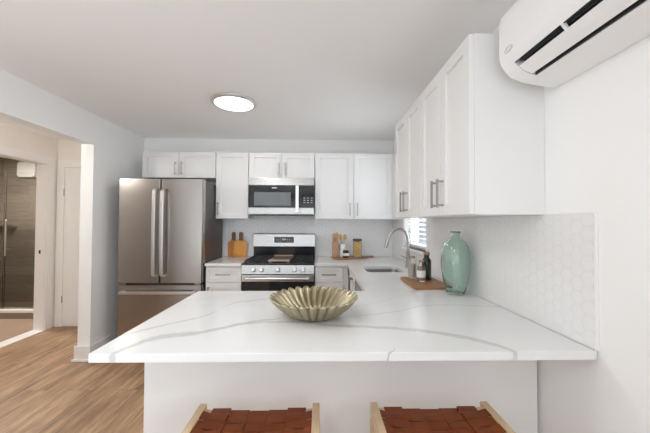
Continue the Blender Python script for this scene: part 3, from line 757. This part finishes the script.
# ------------------------------------------------------------------ microwave
MX0, MX1, MF, MZ0, MZ1 = -0.800, -0.052, 3.385, 1.428, 1.853
t = thing('microwave', (rc, 3.58, MZ0), 'stainless over-the-range microwave under the short cabinet', 'microwave')
b = NB(); box(b, MX0, MX1, MF+.03, YB-.0105, MZ0+.004, MZ1, .003); mk('body', b, M['steel'], t)
b = NB(); prism(b, [(MF+.004, 1.770), (MF+.04, 1.770), (MF+.04, MZ1), (MF+.006, MZ1)], 'x', MX0, MX1, bev=.002); mk('top_vent', b, M['steel'], t, 'stainless strip above the door')
b = NB(); box(b, MX0, -.206, MF, MF+.032, 1.512, 1.768, .004); box(b, MX0, -.206, MF, MF+.032, MZ0+.014, 1.512, .003, 1); d = mk('door', b, [M['black_glass'], M['steel']], t, 'black glass door with stainless lower band')
b = NB(); box(b, -.735, -.318, MF-.002, MF+.004, 1.535, 1.688, .001); mk('window', b, M['mw_window'], d, 'grey mesh window')
b = NB(); box(b, -.262, -.224, MF-.040, MF-.022, 1.455, 1.765, .006)
for z in (1.48, 1.74): box(b, -.256, -.230, MF-.028, MF+.002, z-.012, z+.012, .002)
mk('handle', b, M['steel_bright'], d, 'vertical steel handle')
b = NB(); prism(b, rrect(-.535, -.475, 1.731, 1.745, .006, 3), 'y', MF-.002, MF+.002); mk('emblem', b, M['mark'], d, 'small pale emblem')
b = NB(); box(b, -.204, MX1, MF, MF+.032, 1.512, 1.768, .004); box(b, -.204, MX1, MF, MF+.032, MZ0+.014, 1.512, .003, 1); cp2 = mk('control_panel', b, [M['black_glass'], M['steel']], t, 'black touch panel')
b = NB()
for i in range(3):
    box(b, -.178+i*.042, -.150+i*.042, MF-.0012, MF+.001, 1.56, 1.64)
    for j in range(3): box(b, -.174+i*.042, -.154+i*.042, MF-.0016, MF-.001, 1.567+j*.026, 1.574+j*.026, 0, 1)
box(b, -.180, -.062, MF-.0011, MF+.001, 1.556, 1.644)
mk('keypad', b, [M['display'], M['mark']], cp2)
b = NB(); box(b, MX0+.01, MX1-.01, MF+.03, 3.77, MZ0, MZ0+.01); mk('underside', b, M['black_plastic'], t)

# ------------------------------------------------------------------ air conditioner
AY0, AY1 = 0.36, 1.17
t = thing('air_conditioner', (0.85, 0.77, 1.90), 'white wall-mounted split air conditioner high on the right wall', 'air conditioner')
front = [(0.958, 2.20), (0.775, 2.20), (0.748, 2.192), (0.731, 2.172), (0.725, 2.14), (0.724, 2.02), (0.727, 1.995), (0.734, 1.978), (0.743, 1.962)]
bot = [(0.758, 1.944), (0.775, 1.931), (0.806, 1.918), (0.828, 1.912), (0.90, 1.901), (0.945, 1.895), (0.958, 1.895)]
b = NB()
prism(b, front+bot, 'y', AY1-.065, AY1, bev=.003); prism(b, front+bot, 'y', AY0, AY0+.065, bev=.003)
mid = front+[(0.750, 1.990), (0.772, 1.980), (0.830, 1.950)]+bot[3:]
prism(b, mid, 'y', AY0+.064, AY1-.064)
mk('body', b, M['white_plastic'], t)
b = NB(); prism(b, [(0.7445, 1.963), (0.7512, 1.9885), (0.772, 1.9785), (0.8285, 1.9485), (0.8270, 1.914), (0.8235, 1.916), (0.824, 1.945), (0.770, 1.973), (0.753, 1.981), (0.7475, 1.960)], 'y', AY0+.066, AY1-.066)
mk('air_duct', b, M['dark_slot'], t, 'dark air outlet')
b = NB()
for k in range(3):
    x = .756+k*.005; z = 1.969-k*.003
    box(b, x, x+.0015, AY0+.07, AY1-.07, z, z+.004)
mk('vanes', b, M['grille'], t)
b = NB(); prism(b, [(0.757, 1.945), (0.773, 1.932), (0.790, 1.924), (0.809, 1.917), (0.811, 1.923), (0.792, 1.931), (0.765, 1.949)], 'y', AY0+.07, AY1-.07); mk('louver', b, M['white_plastic'], t, 'long white louver')
for y in (0.885, 0.64):
    b = NB(); prism(b, [(0.742, 1.964), (0.750, 1.953), (0.757, 1.945), (0.763, 1.949), (0.755, 1.962), (0.747, 1.972)], 'y', y-.005, y+.005); mk('divider', b, M['white_plastic'], t)
b = NB(); n = 28; yc, zc = 1.110, 2.016
for rr, r2 in ((1.0, .0011), (.62, .0007)):
    pts = [(0.7238-.0004, yc+1e-9+.022*rr*math.cos(2*PI*i/n), zc+.0105*rr*math.sin(2*PI*i/n)) for i in range(n+1)]
    tube(b, pts, r2, 6)
mk('emblem', b, M['mark'], t, 'small grey oval emblem')

# ------------------------------------------------------------------ fluted bowl
def bowl():
    cx, cy, N, S = -0.021, 1.398, 28, 12
    seg = N*S; prof = [(0.0, .004, 0), (.05, .003, 0), (.078, .002, .3), (.098, .005, .7), (.116, .013, .9), (.137, .027, 1), (.158, .044, 1), (.177, .062, 1), (.190, .076, 1), (.197, .085, 1)]
    bm = NB(); rings = []
    for k, (r, z, a) in enumerate(prof):
        if r == 0: rings.append([bm.verts.new((cx, cy, CT+.0045+z))]); continue
        ring = []
        for i in range(seg):
            th = 2*PI*i/seg; fl = abs(math.cos(N*th/2))
            fl = fl**0.7
            rr = r*.965*(1+a*0.18*(fl-.6)); zz = z + a*(k/9)**3*0.016*(fl-.6)
            ring.append(bm.verts.new((cx+rr*math.cos(th), cy+rr*math.sin(th), CT+.0045+zz)))
        rings.append(ring)
    for A, B in zip(rings, rings[1:]):
        for i in range(seg):
            j = (i+1) % seg
            if len(A) == 1: bm.faces.new((A[0], B[i], B[j]))
            else: bm.faces.new((A[i], B[i], B[j], A[j]))
    o = solo('fluted_bowl', bm, M['bowl'], 'shallow fluted champagne brass bowl on the peninsula', 'bowl')
    o.modifiers.clear(); md = o.modifiers.new('shell', 'SOLIDIFY'); md.thickness = .005; md.offset = 1.0
    smooth_mesh(o.data, 70)
    return o
bowl()

# ------------------------------------------------------------------ green bottle
gp = [(0.0, .002), (.045, .0015), (.053, .004), (.058, .018), (.067, .055), (.077, .105), (.083, .165), (.085, .215), (.082, .255), (.073, .290), (.058, .318), (.042, .336), (.030, .347), (.0245, .357), (.0235, .370), (.026, .374), (.0315, .376), (.0315, .383)]
gi = [(max(r-.0035, 0), z) for r, z in gp]
inn = [(.0275, .383), (.020, .374), (.0195, .357), (.026, .345), (.038, .332), (.054, .314), (.069, .287), (.078, .253), (.081, .215), (.079, .165), (.073, .105), (.063, .055), (.054, .022), (.045, .012), (0.0, .018)]
b = NB(); lathe(b, gp+inn, 0.843, 1.815, CT, 48, cap=False)
solo('glass_bottle', b, M['green_glass'], 'large sea green glass bottle beside the hexagon tile wall', 'bottle')

# ------------------------------------------------------------------ near tray with three bottles
b = NB(); prism(b, [(.622, 1.918), (.87, 1.918), (.87, 2.275), (.628, 2.275)], 'z', CT+.0005, CT+.021, bev=.003)
solo('wooden_board', b, M['tray'], 'dark grained wooden board under the three small bottles by the sink', 'board')
TZ = CT+.0215
def small_bottle(name, x, y, r, h, kind, label):
    t = thing(name, (x, y, TZ), label, 'bottle')
    sh_ = h*.72; nk = r*.56
    outer = [(0, .001), (r*.92, .001), (r, .006), (r, sh_*.92), (r*.93, sh_), (r*.6, sh_+h*.075), (nk, sh_+h*.10), (nk, h*.88), (nk*1.12, h*.885), (nk*1.12, h*.90)]
    if kind == 'black':
        b = NB(); lathe(b, outer+[(0, h*.90)], x, y, TZ, 28); mk('glass', b, M['black_bottle'], t, 'black glass')
    else:
        inner = [(nk*.8, h*.90), (nk*.8, sh_+h*.10), (r*.52, sh_+h*.07), (r*.87, sh_-.002), (r*.93, sh_*.9), (r*.93, .008), (0, .006)]
        b = NB(); lathe(b, outer+inner, x, y, TZ, 28, cap=False); mk('glass', b, M['clear_glass'], t, 'clear glass')
        lvl = sh_*(.9 if kind == 'salt' else .95)
        b = NB(); lathe(b, [(0, .0065), (r*.91, .0085), (r*.91, lvl), (0, lvl)], x, y, TZ, 28); mk('contents', b, M['salt' if kind == 'salt' else 'spice'], t)
    b = NB(); lathe(b, [(0, h*.901), (nk*1.1, h*.901), (nk*1.25, h*.91), (nk*1.2, h*.99), (nk*1.0, h), (0, h)], x, y, TZ, 20)
    mk('stopper', b, M['cork'], t, 'cork stopper')
    if kind == 'spice':
        b = NB(); lathe(b, [(r*1.012, h*.20), (r*1.012, h*.52)], x, y, TZ, 28, cap=False); mk('paper_label', b, M['paper'], t, 'white paper label')
small_bottle('small_bottle', .703, 2.22, .029, .165, 'salt', 'clear small bottle with pale contents, left of the three on the board')
small_bottle('small_bottle', .727, 2.09, .0285, .150, 'spice', 'clear small bottle with a white paper label, front of the three')
small_bottle('small_bottle', .793, 2.165, .032, .198, 'black', 'black small bottle with a cork, right of the three on the board')

# ------------------------------------------------------------------ leaning cutting boards
def cutting_board(x0, x1, hx, y, m, label, lean):
    t = thing('cutting_board', ((x0+x1)/2, y, CT), label, 'cutting board')
    w = (x1-x0)/2; c = (x0+x1)/2; hw = .024
    mt = Matrix.Translation((0, y, CT+.002)) @ Matrix.Rotation(-lean, 4, 'X')
    body = [(x0+.012, 0), (x1-.012, 0), (x1, .012), (x1, .170), (x1-.022, .192), (hx+hw+.006, .200), (hx-hw-.006, .200), (x0+.022, .192), (x0, .170), (x0, .012)]
    tb = NB(); prism(tb, body, 'y', -.016, 0, bev=.003); mk('blade', merge(NB(), tb, 0, mt), m, t)
    hd = [(hx-hw-.004, .2005), (hx+hw+.004, .2005), (hx+hw-.003, .225), (hx+hw, .285), (hx+hw-.006, .302), (hx, .308), (hx-hw+.006, .302), (hx-hw, .285), (hx-hw+.003, .225)]
    tb = NB(); prism(tb, hd, 'y', -.016, 0, bev=.003); mk('handle', merge(NB(), tb, 0, mt), M['board_handle'], t, 'darker brown handle')
cutting_board(-1.135, -0.985, -1.066, 3.762, M['board_dark'], 'amber paddle cutting board leaning behind the honey one', .03)
cutting_board(-1.050, -0.893, -0.968, 3.726, M['board_light'], 'honey coloured paddle cutting board leaning in front, nearest the range', .05)

# ------------------------------------------------------------------ far board with jars and utensils
ang = math.radians(20); cxy = (0.385, 3.60)
mt = Matrix.Translation((cxy[0], cxy[1], CT+.0005)) @ Matrix.Rotation(ang, 4, 'Z')
ob = rrect(-.215, .19, -.115, .115, .03, 4)
pts = []
for p in [(.19, -.115+.03)]: pass
outline = [(-.185, -.115), (.16, -.115), (.185, -.095), (.20, -.035), (.225, -.022), (.30, -.022), (.318, -.010), (.318, .010), (.30, .022), (.225, .022), (.20, .035), (.185, .095), (.16, .115), (-.185, .115), (-.212, .09), (-.215, 0), (-.212, -.09)]
tb = NB(); prism(tb, outline, 'z', 0, .018, bev=.003)
solo('wooden_board', merge(NB(), tb, 0, mt), M['tray'], 'brown paddle board with a handle under the jars on the back counter', 'board')
BZ = CT+.019
# wooden box
t = thing('utensil_box', (.205, 3.585, BZ), 'rosy wooden utensil box at the left end of the back board', 'box')
b = NB(); x0, x1, y0, y1 = .166, .240, 3.548, 3.622
box(b, x0, x0+.006, y0, y1, BZ, BZ+.175, .001); box(b, x1-.006, x1, y0, y1, BZ, BZ+.175, .001); box(b, x0+.006, x1-.006, y0, y0+.006, BZ, BZ+.175, .001)
box(b, x0+.006, x1-.006, y1-.006, y1, BZ, BZ+.26, .001); box(b, x0+.006, x1-.006, y0+.006, y1-.006, BZ, BZ+.008)
mk('box_body', b, M['block'], t)
# white crock
b = NB(); lathe(b, [(0, .001), (.040, .001), (.043, .006), (.043, .148), (.041, .151), (.038, .148), (.038, .008), (0, .008)], .293, 3.600, BZ, 32)
solo('utensil_crock', b, M['ceramic'], 'white ceramic crock holding wooden utensils', 'crock')
def spoon(a, tip, rw, rh, label, flat=False):
    A = Vector(a); B = Vector(tip); d = (B-A).normalized(); L = (B-A).length
    bm = NB(); tube(bm, [A, A+d*(L-rh*1.4)], [.0045, .0045], 8)
    tb = NB(); bmesh.ops.create_uvsphere(tb, u_segments=14, v_segments=9, radius=1.0)
    for v in tb.verts:
        v.co = Vector((v.co.x*rw, v.co.y*(.005 if flat else .008), v.co.z*rh))
        if not flat and v.co.y < 0: v.co.y *= .2
    q = Vector((0, 0, 1)).rotation_difference(d).to_matrix().to_4x4()
    merge(bm, tb, 0, Matrix.Translation(B-d*rh) @ q)
    solo('wooden_spoon', bm, M['beech'], label, 'spoon', 'wooden spoons')
spoon((.192, 3.585, BZ+.012), (.187, 3.578, 1.222), .021, .034, 'wooden spoon leaning left in the rosy wooden box')
spoon((.216, 3.580, BZ+.012), (.222, 3.585, 1.228), .024, .036, 'wooden spoon leaning right in the rosy wooden box', True)
spoon((.285, 3.597, BZ+.012), (.262, 3.590, 1.212), .022, .036, 'wooden spoon leaning left in the white crock', True)
spoon((.302, 3.602, BZ+.012), (.320, 3.600, 1.205), .025, .034, 'wooden spoon leaning right in the white crock')
# black jar
t = thing('small_jar', (.322, 3.500, BZ), 'squat black jar with a white label in front of the crock', 'jar')
b = NB(); lathe(b, [(0, .001), (.032, .001), (.035, .005), (.035, .062), (.030, .070), (0, .070)], .322, 3.500, BZ, 28); mk('jar_body', b, M['black_bottle'], t)
b = NB(); lathe(b, [(0, .070), (.033, .070), (.034, .073), (.034, .084), (.031, .087), (0, .087)], .322, 3.500, BZ, 28); mk('lid', b, M['black_plastic'], t)
b = NB(); lathe(b, [(.0354, .022), (.0354, .056)], .322, 3.500, BZ, 28, cap=False); mk('paper_label', b, M['paper'], t, 'white label')
# pasta canister
t = thing('glass_canister', (.468, 3.575, BZ), 'glass canister of dry pasta on the back board', 'canister')
b = NB(); lathe(b, [(0, .001), (.050, .001), (.053, .005), (.053, .190), (.051, .194), (.049, .190), (.049, .007), (0, .006)], .468, 3.575, BZ, 32, cap=False); mk('glass', b, M['clear_glass'], t)
b = NB(); lathe(b, [(0, .0075), (.0475, .0085), (.0475, .180), (.02, .186), (0, .184)], .468, 3.575, BZ, 32); mk('contents', b, M['pasta'], t, 'golden dry pasta')
b = NB(); lathe(b, [(0, .1945), (.054, .1945), (.055, .197), (.055, .214), (.052, .218), (0, .218)], .468, 3.575, BZ, 32); mk('lid', b, M['grille'], t, 'dark lid')

# ------------------------------------------------------------------ counter stools
def stool(cx, label, src=None):
    y0, y1 = 0.735, 1.150; hw = 0.2265; rw = .027; ZT = .66
    if src is None:
        t = thing('counter_stool', (cx, .94, 0), label, 'stool', 'woven leather counter stools')
        for s in (-1, 1):
            xa, xb = sorted((cx+s*hw, cx+s*(hw-rw)))
            b = NB(); box(b, xa, xb, y0, y1, ZT-.045, ZT, .003); mk('side_rail', b, M['oak'], t)
            for y in (y0+.03, y1-.03):
                xm = (xa+xb)/2
                b = NB(); tb = NB(); bmesh.ops.create_cube(tb, size=1.0)
                for v in tb.verts:
                    k = .017 if v.co.z > 0 else .0125
                    v.co = Vector((xm+(s*.012 if v.co.z < 0 else 0)+(k if v.co.x > 0 else -k)*.88, y+(k if v.co.y > 0 else -k)+(0 if v.co.z > 0 else (-.012 if y < .9 else .012)), ZT-.0455 if v.co.z > 0 else .001))
                bmesh.ops.bevel(tb, geom=tb.edges[:], offset=.003, segments=2, affect='EDGES')
                merge(b, tb); mk('leg', b, M['oak'], t)
            b = NB(); tube(b, [(cx+s*(hw-.010), y0+.04, .20), (cx+s*(hw-.010), y1-.04, .20)], .010, 10); mk('stretcher', b, M['oak'], t)
        xi = hw-rw
        sag = lambda x: .020*(1-(x/xi)**2)
        for y in (y0+.024, y1-.024):
            b = NB(); rows = []
            for i in range(13):
                x = -xi+2*xi*i/12; z = ZT-.013-sag(x)
                rows.append([b.verts.new((cx+x, y+dy, z+dz)) for dy, dz in ((-.012, 0), (.012, 0), (.012, -.026), (-.012, -.026))])
            for p, q in zip(rows, rows[1:]):
                for k in range(4): b.faces.new((p[k], p[(k+1) % 4], q[(k+1) % 4], q[k]))
            b.faces.new(rows[0]); b.faces.new(rows[-1]); mk('crossbar', b, M['oak'], t)
        b = NB(); tube(b, [(cx-hw+.02, y1-.03, .16), (cx+hw-.02, y1-.03, .16)], .010, 10); mk('stretcher', b, M['oak'], t)
        b = NB(); tube(b, [(cx-hw+.02, y0+.03, .26), (cx+hw-.02, y0+.03, .26)], .010, 10); mk('stretcher', b, M['oak'], t)
        # woven seat: straps across and along, over and under
        b = NB(); nx, ny = 5, 8; xs = xi-.024; th = .0026
        px, py = 2*xs/nx, (y1-y0-.02)/ny
        def ribbon(f, n, half, cross):
            rings = []
            for i in range(n+1):
                u = i/n; p, up, dz = f(u)
                rings.append([b.verts.new(p+cross*sx*half+Vector((0, 0, sz))) for sx, sz in ((-1, -th/2), (1, -th/2), (1, th/2), (-1, th/2))])
            for p, q in zip(rings, rings[1:]):
                for k in range(4): b.faces.new((p[k], p[(k+1) % 4], q[(k+1) % 4], q[k]))
            b.faces.new(rings[0]); b.faces.new(rings[-1])
        A = .0020
        for i in range(nx):       # straps running front to back, wrapped over the crossbars
            xc = -xs+(i+.5)*px
            def f(u, xc=xc, i=i):
                y = y0+.010+u*(y1-y0-.02)
                q = (y-y0-.04)/((y1-y0-.08)/ny)
                w = A*math.copysign(min(1, abs(2.2*math.sin(PI*q))), math.sin(PI*q))*(1 if i % 2 else -1) if 0 < q < ny else 0.0
                z = ZT-.006-sag(xc)+w
                return Vector((cx+xc, y, z)), None, 0
            ribbon(f, ny*8, px*.489, Vector((1, 0, 0)))
            for y, s in ((y0+.010, 1), (y1-.010, -1)):
                zt = ZT-.006-sag(xc)
                box(b, cx+xc-px*.492, cx+xc+px*.492, min(y, y-s*.004), max(y, y-s*.004), zt-.032, zt+.0015, .001)
        for j in range(ny):       # straps running side to side
            yc = y0+.040+(j+.5)*(y1-y0-.08)/ny
            if j in (0, ny-1): pass
            def f(u, yc=yc, j=j):
                x = -xi+.001+u*(2*xi-.002)
                k = (x+xs)/px
                w = A*math.copysign(min(1, abs(2.2*math.sin(PI*k))), math.sin(PI*k))*(-1 if j % 2 else 1)
                return Vector((cx+x, yc, ZT-.006-sag(x)+w)), None, 0
            ribbon(f, 60, (y1-y0-.08)/ny*.472, Vector((0, 1, 0)))
        mk('seat', b, M['leather'], t, 'woven cognac leather straps')
        return t
    r = src.copy(); COL.objects.link(r); r.location.x = cx; r['label'] = label
    for ch in list(src.children):
        c = ch.copy(); COL.objects.link(c); c.parent = r
    return r
s1 = stool(-0.2195, 'oak counter stool with woven brown leather seat, on the left')
stool(0.427, 'oak counter stool with woven brown leather seat, on the right nearest the wall', s1)
